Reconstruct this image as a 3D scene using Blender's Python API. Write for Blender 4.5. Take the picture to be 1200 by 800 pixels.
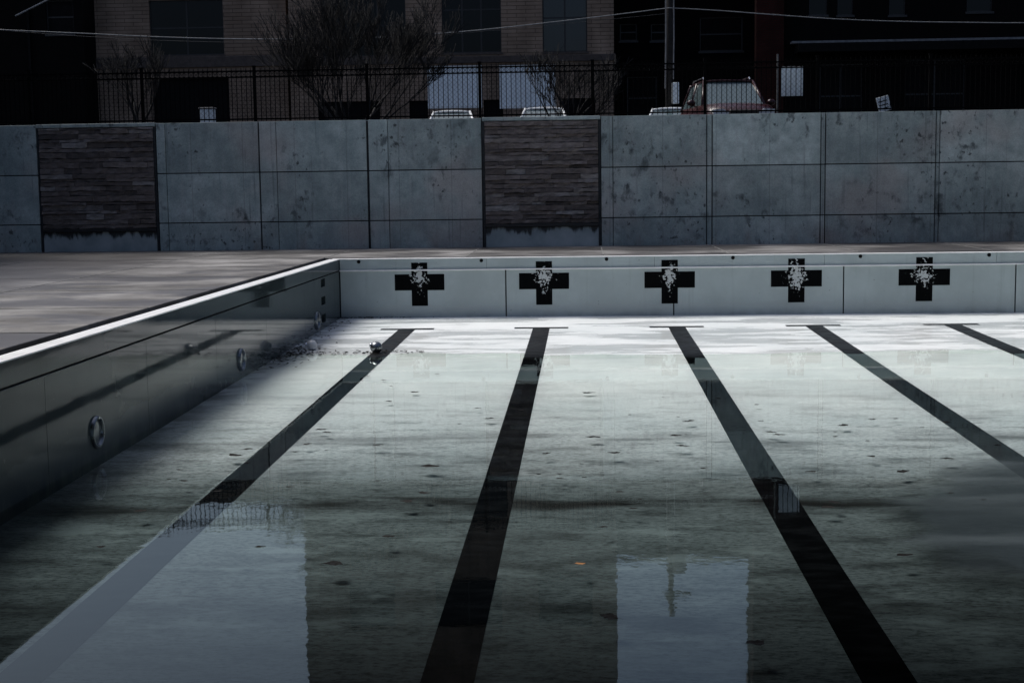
import bpy, bmesh, math, random
from mathutils import Vector, Matrix
random.seed(7)
PI = math.pi
for o in list(bpy.data.objects): bpy.data.objects.remove(o)
S = bpy.context.scene
C = S.collection

# ------------------------------------------------------------------ camera
YAW, PITCH, ROLL, FPX, ZC = 0.05126, 0.10873, -0.0136, 1667.0, 1.4166
_f = Vector((-math.sin(YAW)*math.cos(PITCH), math.cos(YAW)*math.cos(PITCH), -math.sin(PITCH)))
_r = Vector((math.cos(YAW), math.sin(YAW), 0)); _u = _r.cross(_f)
R2 = math.cos(ROLL)*_r + math.sin(ROLL)*_u
U2 = -math.sin(ROLL)*_r + math.cos(ROLL)*_u
CAM = Vector((0, 0, ZC))
cd = bpy.data.cameras.new('camera'); cam = bpy.data.objects.new('camera', cd); C.objects.link(cam)
cd.sensor_width = 36; cd.sensor_fit = 'HORIZONTAL'; cd.lens = 36*FPX/1200; cd.clip_end = 3000; cd.clip_start = 0.05
m = Matrix((R2, U2, -_f)).transposed().to_4x4(); m.translation = CAM
cam.matrix_world = m
S.camera = cam
def at(x, y, Y):
    """photo pixel -> point on the vertical plane at distance Y"""
    d = _f + R2*((x-600)/FPX) + U2*((400-y)/FPX)
    return CAM + d*(Y/d.y)
def ax(x, Y, y=150): return at(x, y, Y).x
def az(x, y, Y): return at(x, y, Y).z

# ------------------------------------------------------------------ light
SUN_EL, SUN_AZ = math.radians(58), math.radians(-58)      # azimuth from +Y towards +X: behind the far buildings
w = bpy.data.worlds.new('World'); S.world = w; w.use_nodes = True
nt = w.node_tree; bg = nt.nodes['Background']
sky = nt.nodes.new('ShaderNodeTexSky'); sky.sky_type = 'NISHITA'; sky.sun_disc = False
sky.sun_elevation = SUN_EL; sky.sun_rotation = SUN_AZ
sky.air_density = 0.8; sky.dust_density = 5.0; sky.ozone_density = 4.0
nt.links.new(sky.outputs[0], bg.inputs[0]); bg.inputs[1].default_value = 0.062
sl = bpy.data.lights.new('sun', 'SUN'); sl.energy = 1.4; sl.angle = math.radians(25); sl.color = (1, 0.99, 0.93)
so = bpy.data.objects.new('sun', sl); C.objects.link(so)
sd = Vector((math.sin(SUN_AZ)*math.cos(SUN_EL), math.cos(SUN_AZ)*math.cos(SUN_EL), math.sin(SUN_EL)))
so.rotation_euler = sd.to_track_quat('Z', 'Y').to_euler(); so.location = (0, 0, 30)
S.view_settings.view_transform = 'Standard'; S.view_settings.look = 'None'
S.view_settings.exposure = 0.85; S.view_settings.gamma = 1.0; S.view_settings.use_curve_mapping = False
S.render.engine = 'CYCLES'
S.cycles.max_bounces = 8; S.cycles.transparent_max_bounces = 12

# ------------------------------------------------------------------ helpers
def link(o, parent=None):
    C.objects.link(o)
    if parent is not None: o.parent = parent
    return o
def tag(o, label=None, cat=None, group=None, kind=None):
    if label: o['label'] = label
    if cat: o['category'] = cat
    if group: o['group'] = group
    if kind: o['kind'] = kind
    return o
def obj(name, me, mat=None, parent=None, loc=None, rot=None, smooth=False):
    if isinstance(me, bmesh.types.BMesh):
        bm = me; me = bpy.data.meshes.new(name); bm.normal_update(); bm.to_mesh(me); bm.free()
    if mat is not None and not me.materials: me.materials.append(mat)
    if smooth:
        for p in me.polygons: p.use_smooth = True
    o = bpy.data.objects.new(name, me)
    if loc is not None: o.location = loc
    if rot is not None: o.rotation_euler = rot
    return link(o, parent)
def empty(name, loc=(0, 0, 0), rz=0):
    o = bpy.data.objects.new(name, None); o.location = loc; o.rotation_euler = (0, 0, rz); o.empty_display_size = .1
    return link(o)
def box(bm, x0, x1, y0, y1, z0, z1, bev=0):
    v = [bm.verts.new((x, y, z)) for x in (x0, x1) for y in (y0, y1) for z in (z0, z1)]
    fs = [bm.faces.new([v[i] for i in q]) for q in ((0,1,3,2),(4,6,7,5),(0,4,5,1),(2,3,7,6),(0,2,6,4),(1,5,7,3))]
    if bev:
        es = list({e for f in fs for e in f.edges})
        bmesh.ops.bevel(bm, geom=es, offset=bev, segments=1, affect='EDGES')
def bxm(*a, bev=0):
    bm = bmesh.new(); box(bm, *a, bev=bev); return bm
def tube(bm, pts, rad, n=6, cap=True):
    """tapered tube along pts; rad float or list"""
    pts = [Vector(p) for p in pts]
    if not hasattr(rad, '__len__'): rad = [rad]*len(pts)
    rings = []; up = None
    for i, p in enumerate(pts):
        t = (pts[min(i+1, len(pts)-1)] - pts[max(i-1, 0)])
        if t.length < 1e-9: t = Vector((0, 0, 1))
        t.normalize()
        a = (Vector((0, 0, 1)) if abs(t.z) < .9 else Vector((1, 0, 0))).cross(t).normalized() if up is None else (up - t*up.dot(t)).normalized()
        up = a; b = t.cross(a)
        rings.append([bm.verts.new(p + (a*math.cos(2*PI*k/n) + b*math.sin(2*PI*k/n))*rad[i]) for k in range(n)])
    for i in range(len(rings)-1):
        for k in range(n):
            bm.faces.new((rings[i][k], rings[i][(k+1) % n], rings[i+1][(k+1) % n], rings[i+1][k]))
    if cap:
        bm.faces.new(rings[0][::-1]); bm.faces.new(rings[-1])
def prism(bm, poly, axis, a0, a1):
    """extrude a 2D polygon along axis ('x','y','z')"""
    def P(u, v, a): return {'x': (a, u, v), 'y': (u, a, v), 'z': (u, v, a)}[axis]
    A = [bm.verts.new(P(u, v, a0)) for u, v in poly]; B = [bm.verts.new(P(u, v, a1)) for u, v in poly]
    n = len(poly)
    bm.faces.new(A); bm.faces.new(B[::-1])
    for i in range(n): bm.faces.new((A[i], B[i], B[(i+1) % n], A[(i+1) % n]))
    bmesh.ops.recalc_face_normals(bm, faces=bm.faces)
def lathe(bm, prof, n=24, axis='z', center=(0, 0, 0)):
    c = Vector(center); rings = []
    for r, h in prof:
        ring = []
        for k in range(n):
            a = 2*PI*k/n; x, y = r*math.cos(a), r*math.sin(a)
            ring.append(bm.verts.new(c + Vector({'z': (x, y, h), 'x': (h, x, y), 'y': (x, h, y)}[axis])))
        rings.append(ring)
    for i in range(len(rings)-1):
        for k in range(n): bm.faces.new((rings[i][k], rings[i][(k+1) % n], rings[i+1][(k+1) % n], rings[i+1][k]))
    bmesh.ops.remove_doubles(bm, verts=bm.verts, dist=1e-6)
    bmesh.ops.recalc_face_normals(bm, faces=bm.faces)
def gridface(bm, us, vs, P, holes=()):
    """quads over cuts us x vs, cells whose centre lies in a hole are skipped; P(u,v)->3D"""
    V = {}
    def vt(i, j):
        if (i, j) not in V: V[i, j] = bm.verts.new(P(us[i], vs[j]))
        return V[i, j]
    for i in range(len(us)-1):
        for j in range(len(vs)-1):
            cu, cv = (us[i]+us[i+1])/2, (vs[j]+vs[j+1])/2
            if any(a < cu < b and c < cv < d for a, b, c, d in holes): continue
            bm.faces.new((vt(i, j), vt(i+1, j), vt(i+1, j+1), vt(i, j+1)))

# ------------------------------------------------------------------ materials
class N:
    def __init__(s, name):
        s.m = bpy.data.materials.new(name); s.m.use_nodes = True; s.t = s.m.node_tree
        s.b = s.t.nodes['Principled BSDF']; s.out = s.t.nodes['Material Output']
        s._pos = None
    def n(s, typ, **kw):
        nd = s.t.nodes.new('ShaderNode'+typ)
        for k, v in kw.items(): setattr(nd, k, v)
        return nd
    def put(s, sock, v):
        if isinstance(v, bpy.types.NodeSocket): s.t.links.new(v, sock)
        elif v is not None:
            if sock.type == 'RGBA' and not hasattr(v, '__len__'): v = (v, v, v, 1)
            elif sock.type == 'RGBA' and len(v) == 3: v = (*v, 1)
            sock.default_value = v
    def pos(s, obj=False):
        if obj: return s.n('TexCoord').outputs['Object']
        if s._pos is None: s._pos = s.n('NewGeometry').outputs['Position']
        return s._pos
    def xyz(s, v=None):
        q = s.n('SeparateXYZ'); s.put(q.inputs[0], v or s.pos()); return q.outputs
    def mul(s, v, k):
        q = s.n('VectorMath', operation='MULTIPLY'); s.put(q.inputs[0], v); q.inputs[1].default_value = k; return q.outputs[0]
    def addv(s, v, k):
        q = s.n('VectorMath', operation='ADD'); s.put(q.inputs[0], v); s.put(q.inputs[1], k); return q.outputs[0]
    def noise(s, vec, scale, detail=4, rough=.55, dist=0):
        q = s.n('TexNoise'); s.put(q.inputs['Vector'], vec); q.inputs['Scale'].default_value = scale
        q.inputs['Detail'].default_value = detail; q.inputs['Roughness'].default_value = rough; q.inputs['Distortion'].default_value = dist
        return q.outputs['Fac']
    def map(s, v, a, b, c=0, d=1, smooth=True):
        q = s.n('MapRange'); q.interpolation_type = 'SMOOTHSTEP' if smooth else 'LINEAR'
        s.put(q.inputs[0], v)
        for i, k in enumerate((a, b, c, d)): s.put(q.inputs[i+1], k)
        return q.outputs[0]
    def math(s, op, a, b=0, c=None):
        q = s.n('Math', operation=op); s.put(q.inputs[0], a); s.put(q.inputs[1], b)
        if c is not None: s.put(q.inputs[2], c)
        return q.outputs[0]
    def mix(s, f, a, b, mode='MIX'):
        q = s.n('Mix', data_type='RGBA', blend_type=mode); s.put(q.inputs[0], f); s.put(q.inputs[6], a); s.put(q.inputs[7], b)
        return q.outputs[2]
    def rnd(s): return s.n('ObjectInfo').outputs['Random']
    def bump(s, h, dist=.01, strength=1, normal=None):
        q = s.n('Bump'); s.put(q.inputs['Height'], h); q.inputs['Distance'].default_value = dist; s.put(q.inputs['Strength'], strength)
        if normal: s.put(q.inputs['Normal'], normal)
        return q.outputs[0]
    def fin(s, col=None, rough=None, metal=None, normal=None, spec=None, coat=None):
        for k, v in (('Base Color', col), ('Roughness', rough), ('Metallic', metal), ('Normal', normal), ('Specular IOR Level', spec), ('Coat Weight', coat)):
            if v is not None: s.put(s.b.inputs[k], v)
        return s.m
def simple(name, col, rough=.6, metal=0, var=.25, scale=6, spec=None):
    n = N(name); c2 = tuple(c*(1-var) for c in col); c3 = tuple(min(1, c*(1+var)) for c in col)
    f = n.map(n.noise(n.pos(), scale, 5), .3, .7)
    rv = n.map(n.noise(n.pos(), scale*3, 3), .3, .7, rough*.85, min(1, rough*1.15))
    return n.fin(n.mix(f, c2, c3), rv, metal, spec=spec)

def mat_concrete():
    n = N('board_formed_concrete'); P = n.pos()
    P2 = n.addv(P, n.mul(n.n('ObjectInfo').outputs['Location'], (0, 0, 0)))
    big = n.map(n.noise(P, .7, 5, .6), .3, .7)
    cloud = n.map(n.noise(P, 2.6, 6, .65), .3, .72)
    streak = n.map(n.noise(n.mul(P, (9, 9, .5)), 1, 4), .42, .75)
    c = n.mix(big, (.29, .36, .35), (.53, .60, .575))
    c = n.mix(n.math('MULTIPLY', cloud, .7), c, (.19, .24, .24))
    c = n.mix(n.math('MULTIPLY', streak, .30), c, (.46, .47, .46))
    # brownish bleed on some panels
    br = n.map(n.noise(n.addv(P, (31, 0, 9)), .45, 3), .5, .68)
    c = n.mix(n.math('MULTIPLY', br, .5), c, (.44, .37, .34))
    # dark damp blotches, soft edged and gathered in clusters
    clus = n.map(n.noise(n.addv(P, (3, 0, 17)), .8, 3), .42, .60)
    bl = n.map(n.noise(n.mul(P, (1.15, 1, .8)), 3.8, 5, .6, .25), .52, .70)
    c = n.mix(n.math('MULTIPLY', n.math('MULTIPLY', bl, clus), .9), c, (.075, .09, .092))
    bl2 = n.map(n.noise(n.addv(n.mul(P, (1.3, 1, .9)), (40, 0, 3)), 8.0, 3, .5), .61, .70)
    c = n.mix(n.math('MULTIPLY', n.math('MULTIPLY', bl2, clus), .85), c, (.03, .036, .038))
    run = n.map(n.noise(n.addv(n.mul(P, (11, 11, .55)), (9, 0, 0)), 1, 3, .5), .60, .76)
    c = n.mix(n.math('MULTIPLY', run, .45), c, (.10, .12, .122))
    # form-board seams
    sm = n.math('ABSOLUTE', n.math('SUBTRACT', n.math('FRACT', n.math('MULTIPLY', n.xyz()[0], .82)), .5))
    c = n.mix(n.map(sm, .012, .004, 0, .35), c, (.13, .13, .13))
    # grout spill / rust near the base
    z = n.xyz()[2]
    ru = n.math('MULTIPLY', n.map(z, 0, .55, 1, 0), n.map(n.noise(n.mul(P, (1.2, 1, .35)), 1.6, 4), .48, .72))
    c = n.mix(n.math('MULTIPLY', ru, .5), c, (.26, .17, .12))
    fine = n.map(n.noise(P, 45, 3), .3, .7, .88, 1.1)
    c = n.mix(1, c, n.n('CombineColor').outputs[0], 'MIX') if False else c
    tone = n.map(n.rnd(), 0, 1, .82, 1.12, False)
    k = n.math('MULTIPLY', fine, tone)
    q = n.n('VectorMath', operation='SCALE'); n.put(q.inputs[0], c); n.put(q.inputs['Scale'], k)
    h = n.math('ADD', n.noise(P, 30, 4), n.math('MULTIPLY', n.noise(n.mul(P, (14, 14, .6)), 1, 2), .8))
    return n.fin(q.outputs[0], n.map(cloud, 0, 1, .75, .6), normal=n.bump(h, .004, .6))

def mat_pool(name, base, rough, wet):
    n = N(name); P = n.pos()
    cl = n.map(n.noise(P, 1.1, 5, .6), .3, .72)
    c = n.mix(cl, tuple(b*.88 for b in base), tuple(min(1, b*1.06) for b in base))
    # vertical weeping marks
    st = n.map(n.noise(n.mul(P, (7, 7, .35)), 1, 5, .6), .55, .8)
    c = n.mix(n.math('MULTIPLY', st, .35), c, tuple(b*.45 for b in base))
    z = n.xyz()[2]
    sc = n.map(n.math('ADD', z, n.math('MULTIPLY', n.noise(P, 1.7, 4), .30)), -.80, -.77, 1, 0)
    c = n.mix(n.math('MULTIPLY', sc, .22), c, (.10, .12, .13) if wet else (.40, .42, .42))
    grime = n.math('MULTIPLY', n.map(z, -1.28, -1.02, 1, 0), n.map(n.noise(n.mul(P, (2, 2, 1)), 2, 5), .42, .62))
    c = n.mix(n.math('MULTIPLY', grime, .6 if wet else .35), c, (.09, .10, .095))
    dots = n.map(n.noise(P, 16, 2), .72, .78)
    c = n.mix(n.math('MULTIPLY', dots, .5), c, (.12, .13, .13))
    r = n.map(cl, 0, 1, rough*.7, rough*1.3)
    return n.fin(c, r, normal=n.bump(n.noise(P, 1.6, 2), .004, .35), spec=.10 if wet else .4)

def mat_floor():
    n = N('white_pool_paint_silt_and_shade'); P = n.pos(); X, Y, Z = n.xyz()
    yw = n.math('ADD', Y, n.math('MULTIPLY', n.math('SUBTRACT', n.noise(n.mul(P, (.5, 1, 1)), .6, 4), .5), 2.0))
    base = n.mix(n.map(n.noise(P, .5, 5, .6), .3, .7), (.73, .77, .765), (.86, .88, .87))
    # grime film and painted shade darkening the near end
    silt_shade = n.map(yw, 15.4, 12.3, 0, 1)
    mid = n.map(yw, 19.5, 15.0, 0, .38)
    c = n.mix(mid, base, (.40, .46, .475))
    c = n.mix(n.math('MULTIPLY', silt_shade, .90), c, (.105, .135, .137))
    # streaky mottling
    mo = n.map(n.noise(n.mul(P, (.8, 2.2, 1)), 1.5, 7, .68), .46, .70)
    c = n.mix(n.math('MULTIPLY', mo, n.map(yw, 20, 12.5, .12, .72)), c, (.034, .040, .040))
    m2 = n.map(n.noise(n.mul(P, (1.0, 3.0, 1)), 5, 6, .7), .55, .75)
    c = n.mix(n.math('MULTIPLY', m2, n.map(Y, 20, 13, .2, .75)), c, (.02, .022, .021))
    g1 = n.map(n.noise(n.mul(P, (.7, 1.6, 1)), 22, 8, .75), .42, .68)
    c = n.mix(n.math('MULTIPLY', g1, n.map(Y, 20, 12, .1, .8)), c, (.022, .027, .027))
    g2 = n.map(n.noise(n.mul(P, (.5, 1.1, 1)), 2.2, 6, .7), .52, .66)
    c = n.mix(n.math('MULTIPLY', g2, n.map(Y, 16, 11, 0, .6)), c, (.25, .30, .30))
    # drift lines of silt
    for y0, wd, a, sx, sd in ((12.1, .5, 1.0, .12, 2), (15.1, .55, .45, .2, 11), (9.2, .35, .6, .2, 23), (10.4, .2, .45, .25, 5), (18.2, .4, .2, .2, 40)):
        yy = n.math('ADD', Y, n.math('MULTIPLY', n.math('SUBTRACT', n.noise(n.addv(n.mul(P, (sx, .05, 1)), (sd, sd, 0)), 2, 4), .5), 2.2))
        d = n.math('ABSOLUTE', n.math('SUBTRACT', yy, y0))
        f = n.math('MULTIPLY', n.map(d, 0, wd, a, 0), n.map(n.noise(n.addv(n.mul(P, (.5, 2, 1)), (sd, 0, 0)), 1.4, 5), .3, .62))
        c = n.mix(f, c, (.018, .019, .018))
    fl = n.map(n.noise(n.mul(P, (1, 2, 1)), 17, 2), .70, .76)
    c = n.mix(n.math('MULTIPLY', fl, n.map(Y, 24, 17, .15, .7)), c, (.05, .05, .045))
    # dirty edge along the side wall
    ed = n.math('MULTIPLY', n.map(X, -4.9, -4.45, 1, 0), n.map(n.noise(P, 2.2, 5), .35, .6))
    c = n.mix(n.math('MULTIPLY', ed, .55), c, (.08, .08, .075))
    wetn = n.map(n.noise(n.mul(P, (.45, 1.6, 1)), 1.2, 5), .4, .6)
    r = n.map(wetn, 0, 1, .12, .55)
    return n.fin(c, r, normal=n.bump(n.noise(n.mul(P, (1, 2, 1)), 3.5, 4), .004, .35), spec=n.map(Y, 21.8, 23.2, .0, .45))   # no air gloss under water

def mat_line():
    n = N('black_lane_paint'); P = n.pos()
    f = n.map(n.noise(n.mul(P, (1, 2, 1)), 3, 6, .65), .4, .72)
    c = n.mix(f, (.003, .0035, .004), (.010, .011, .012))
    Y = n.xyz()[1]
    ch = n.math('MULTIPLY', n.map(n.noise(n.mul(P, (1, 2, 1)), 8, 5), .66, .74), n.map(Y, 17, 24, .0, .35))
    c = n.mix(ch, c, (.3, .32, .33))
    return n.fin(c, n.map(f, 0, 1, .35, .6), spec=n.map(Y, 21.8, 23.2, .0, .25))

def mat_cross():
    n = N('black_target_paint_flaking'); O = n.pos(True); x, y, z = n.xyz(O)
    Q = n.addv(O, n.mul(n.n('ObjectInfo').outputs['Location'], (3.3, 1.7, 0)))
    rr = n.math('ADD', n.math('ABSOLUTE', n.math('MULTIPLY', x, 1.5)), n.math('ABSOLUTE', n.math('MULTIPLY', n.math('SUBTRACT', z, .06), .9)))
    nz = n.noise(Q, 19, 4, .6)
    v = n.math('ADD', n.math('SUBTRACT', nz, n.math('MULTIPLY', rr, n.map(n.rnd(), 0, 1, .45, .75, False))), n.math('MULTIPLY', n.math('SUBTRACT', n.noise(Q, 3.1, 2), .5), .35))
    f = n.map(v, .40, .415)
    c = n.mix(f, (.0025, .003, .0035), (.50, .53, .53))
    return n.fin(c, .7, spec=.04)

def mat_deck():
    n = N('broom_finished_deck_concrete'); P = n.pos(); X, Y, Z = n.xyz()
    c = n.mix(n.map(n.noise(P, .8, 5), .3, .7), (.13, .125, .122), (.31, .30, .295))
    tone = n.map(n.rnd(), 0, 1, .72, 1.1, False)
    # wet brown soaked areas, plus shade painted over the left side
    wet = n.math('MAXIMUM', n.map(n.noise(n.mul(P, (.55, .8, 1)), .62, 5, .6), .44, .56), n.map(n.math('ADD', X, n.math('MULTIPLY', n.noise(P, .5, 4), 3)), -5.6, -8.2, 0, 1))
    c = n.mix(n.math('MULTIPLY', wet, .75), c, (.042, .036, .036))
    c = n.mix(n.math('MULTIPLY', n.map(n.noise(P, 2.4, 5), .55, .7), .35), c, (.06, .055, .055))
    q = n.n('VectorMath', operation='SCALE'); n.put(q.inputs[0], c); n.put(q.inputs['Scale'], tone)
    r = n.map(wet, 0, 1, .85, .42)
    return n.fin(q.outputs[0], r, normal=n.bump(n.noise(n.mul(P, (60, 8, 1)), 1, 3), .002, .4), spec=n.map(wet, 0, 1, .08, .3))

def mat_stone():
    n = N('ledge_stone'); P = n.pos(True)
    W = n.addv(n.pos(), n.mul(n.n('ObjectInfo').outputs['Location'], (5, 5, 5)))
    r = n.rnd()
    ramp = n.n('ValToRGB'); n.put(ramp.inputs[0], r)
    cr = ramp.color_ramp; cr.elements[0].color = (.10, .082, .075, 1); cr.elements[1].color = (.34, .32, .31, 1)
    e = cr.elements.new(.45); e.color = (.195, .16, .147, 1)
    e = cr.elements.new(.8); e.color = (.25, .212, .197, 1)
    f = n.map(n.noise(n.mul(W, (1, 1, 3)), 5, 6, .65), .3, .7)
    c = n.mix(f, n.mix(.55, ramp.outputs[0], (.02, .018, .018)), ramp.outputs[0])
    return n.fin(c, .8, normal=n.bump(n.noise(n.mul(W, (1, 1, 4)), 9, 5, .65), .02, .9))

def mat_plinth():
    n = N('stained_plinth_concrete'); P = n.pos(); z = n.xyz()[2]
    c = n.mix(n.map(n.noise(P, 2, 4), .3, .7), (.27, .32, .325), (.42, .46, .46))
    # black mould runs hanging from the sill
    ln = n.noise(n.mul(P, (5.5, 1, 1.3)), 1, 4, .55, .3)
    f = n.map(n.math('ADD', ln, n.math('MULTIPLY', n.math('SUBTRACT', z, .33), 1.5)), .50, .68)
    c = n.mix(n.math('MULTIPLY', f, .95), c, (.012, .013, .014))
    return n.fin(c, .6)

def mat_facade(name, a, b, sx, sz, mortar, gap=.012):
    n = N(name); P = n.pos(); x, y, z = n.xyz()
    q = n.n('CombineXYZ'); n.put(q.inputs[0], x); n.put(q.inputs[1], z)
    br = n.n('TexBrick'); n.put(br.inputs['Vector'], q.outputs[0]); br.inputs['Scale'].default_value = 1
    br.inputs['Brick Width'].default_value = sx; br.inputs['Row Height'].default_value = sz; br.inputs['Mortar Size'].default_value = gap
    n.put(br.inputs['Color1'], a); n.put(br.inputs['Color2'], b); n.put(br.inputs['Mortar'], mortar)
    f = n.map(n.noise(n.mul(P, (1, 1, .6)), .9, 5), .3, .72)
    q2 = n.n('VectorMath', operation='SCALE'); n.put(q2.inputs[0], br.outputs['Color']); n.put(q2.inputs['Scale'], n.map(f, 0, 1, .75, 1.15))
    return n.fin(q2.outputs[0], .9, spec=.12, normal=n.bump(br.outputs['Fac'], -.01, .8))

def mat_glass(name, tint=(.012, .016, .02), rough=.03, spec=.6):
    n = N(name); P = n.pos()
    return n.fin(tint, rough, spec=spec, normal=n.bump(n.noise(P, .7, 1), .01, .25))

def mat_water():
    n = N('shallow_tinted_water'); P = n.pos(); X, Y, Z = n.xyz(); t = n.t
    # ripples: faint, stronger away from the shore line
    h = n.math('ADD', n.math('MULTIPLY', n.noise(n.mul(P, (1, .7, 1)), 3.2, 3, .5), .75), n.math('MULTIPLY', n.noise(P, 11, 2), .25))
    nb = n.bump(h, .0035, n.map(n.noise(P, .35, 2), .35, .7, .10, .42))
    # floating film of scum / thin ice, dull instead of mirror like
    edge = n.math('ADD', n.math('ADD', X, n.math('MULTIPLY', n.math('ABSOLUTE', n.math('SUBTRACT', Y, 10.5)), -.25)), n.math('MULTIPLY', n.math('SUBTRACT', n.noise(P, .55, 4), .5), 2.4))
    film = n.math('MULTIPLY', n.map(edge, 2.3, 2.9), n.map(n.math('ADD', Y, n.math('MULTIPLY', n.noise(P, .5, 3), 1.2)), 14.4, 13.9, 0, 1))
    fres = n.n('Fresnel'); fres.inputs['IOR'].default_value = 1.333; n.put(fres.inputs['Normal'], nb)
    gl = n.n('BsdfGlossy'); n.put(gl.inputs['Roughness'], n.map(film, 0, 1, .015, .22)); n.put(gl.inputs['Normal'], nb); gl.inputs['Color'].default_value = (.90, .99, .93, 1)
    # water tint deepens down the slope, shading the near end by colour
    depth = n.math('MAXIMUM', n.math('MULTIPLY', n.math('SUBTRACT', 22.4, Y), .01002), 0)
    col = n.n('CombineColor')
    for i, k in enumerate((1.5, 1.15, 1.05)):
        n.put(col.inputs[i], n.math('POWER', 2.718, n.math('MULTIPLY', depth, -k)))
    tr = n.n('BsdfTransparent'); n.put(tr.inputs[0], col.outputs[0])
    df = n.n('BsdfDiffuse'); n.put(df.inputs[0], n.mix(n.map(n.noise(n.mul(P, (.4, 1.4, 1)), 1.3, 5), .35, .68), (.025, .033, .036), (.10, .12, .128)))
    m0 = n.n('MixShader'); n.put(m0.inputs[0], n.math('MULTIPLY', film, .75)); t.links.new(tr.outputs[0], m0.inputs[1]); t.links.new(df.outputs[0], m0.inputs[2])
    m1 = n.n('MixShader'); t.links.new(fres.outputs[0], m1.inputs[0]); t.links.new(m0.outputs[0], m1.inputs[1]); t.links.new(gl.outputs[0], m1.inputs[2])
    t.links.new(m1.outputs[0], n.out.inputs['Surface']); t.nodes.remove(n.b)
    return n.m

M = dict(
    concrete=mat_concrete(), pool=mat_pool('pool_wall_paint', (.41, .475, .48), .42, False), side=mat_pool('side_wall_gloss_shaded', (.032, .043, .047), .06, True),  # side is a darkened copy of the pool paint, shade in its colour
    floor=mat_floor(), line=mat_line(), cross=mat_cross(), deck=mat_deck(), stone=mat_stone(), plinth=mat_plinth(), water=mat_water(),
    lip=simple('white_gutter_lip', (.80, .80, .80), .45, var=.08, scale=3), trough=simple('grimy_trough', (.05, .053, .053), .7),
    joint=simple('dark_joint', (.022, .025, .027), .8), asphalt=simple('asphalt', (.035, .035, .036), .9, scale=30),
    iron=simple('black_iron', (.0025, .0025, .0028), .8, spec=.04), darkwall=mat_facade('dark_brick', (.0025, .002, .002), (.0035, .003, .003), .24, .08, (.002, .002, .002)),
    tan=mat_facade('tan_block', (.225, .165, .125), (.26, .195, .15), .8, .165, (.105, .078, .06)), belt=simple('brown_belt_course', (.055, .043, .038), .8),
    red=mat_facade('dark_red_brick', (.030, .006, .005), (.038, .008, .007), .24, .08, (.02, .012, .01)),
    dark=simple('near_black', (.004, .004, .0045), .7, spec=.1), glassd=mat_glass('shaded_glass', (.003, .004, .005), .05, .22), glass=mat_glass('window_glass'), glass2=mat_glass('car_glass', (.085, .12, .13), .05, 1.0),
    blind=simple('white_blind', (.78, .83, .86), .7, var=.05, scale=2), frame=simple('black_frame', (.012, .012, .013), .5),
    bark=simple('dark_bark', (.010, .0085, .008), .9, scale=20), steel=simple('stainless', (.62, .64, .66), .18, 1, var=.06),
    chrome=simple('satin_chrome', (.75, .77, .8), .12, 1, var=.05), white=simple('white_paint', (.72, .74, .75), .35, var=.06),
    carred=simple('dark_red_car_paint', (.028, .0022, .003), .3, var=.08), carwhite=simple('white_car_paint', (.74, .75, .76), .22, var=.03),
    tyre=simple('tyre_rubber', (.012, .012, .012), .85), plastic=simple('black_plastic', (.015, .015, .016), .5), lamp=simple('headlamp_lens', (.6, .63, .66), .08, var=.05),
    leaf=simple('dead_leaf', (.008, .0065, .005), .8, var=.5, scale=9, spec=.15), leafo=simple('orange_leaf', (.42, .17, .035), .6), cable=simple('grey_cable', (.22, .225, .23), .6),
    wood=simple('dark_pole_wood', (.014, .012, .011), .9), sign=simple('white_sign_board', (.66, .71, .73), .5, var=.06), lens=mat_glass('pool_lens', (.10, .115, .12), .06),
    earth=simple('earth', (.05, .047, .04), .95, scale=3), roofm=simple('added_roof_steel', (.10, .105, .11), .5), globe=simple('frosted_globe', (.60, .61, .62), .3, var=.08),
    ringm=simple('dulled_steel', (.20, .215, .225), .3, 1, var=.1),
    render=simple('grey_render', (.10, .10, .10), .8), pale=simple('pale_ledge', (.16, .16, .165), .7),
)

# ------------------------------------------------------------------ pool geometry
D, XL, XR, Y0 = 28.394, -4.912, 10.81, 3.394
LANES = [-3.299 + 2.5*k for k in range(6)]
ZW = -1.247
from mathutils import noise as mn
def zf(x, y):
    return -1.4722 + .01002*y + .006*mn.noise(Vector((x*.33, y*.33, 2.2))) + .0025*mn.noise(Vector((x*1.3, y*1.6, 7)))
def frange(a, b, n): return [a + (b-a)*i/n for i in range(n+1)]
bm = bmesh.new()
gridface(bm, frange(XL-.02, XR+.02, 100), frange(Y0-.02, D+.02, 150), lambda x, y: (x, y, zf(x, y)))
pf = tag(obj('pool_floor', bm, M['floor'], smooth=True), 'white painted pool floor streaked with dark grime, near end shaded by colour', None, kind='structure')
for i, lx in enumerate(LANES):
    bm = bmesh.new(); yT, yN = D-2.11, Y0+2.11
    gridface(bm, frange(lx-.155, lx+.155, 2), frange(yN+.11, yT-.11, 160), lambda x, y: (x, y, zf(x, y)+.004))
    obj('lane_line', bm, M['line'], pf, smooth=True)
    for yb in (yT, yN):
        bm = bmesh.new()
        gridface(bm, frange(lx-.5, lx+.5, 12), frange(yb-.105, yb+.105, 2), lambda x, y: (x, y, zf(x, y)+.004))
        obj('lane_cross_bar', bm, M['line'], pf, smooth=True)
bm = bmesh.new()
gridface(bm, [XL-.01, XR+.01], [Y0-.01, 27.0], lambda x, y: (x, y, ZW))
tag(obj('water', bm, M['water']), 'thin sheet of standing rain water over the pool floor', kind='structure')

ZB = -1.60      # below floor everywhere
ZLEDGE = -.234
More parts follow.
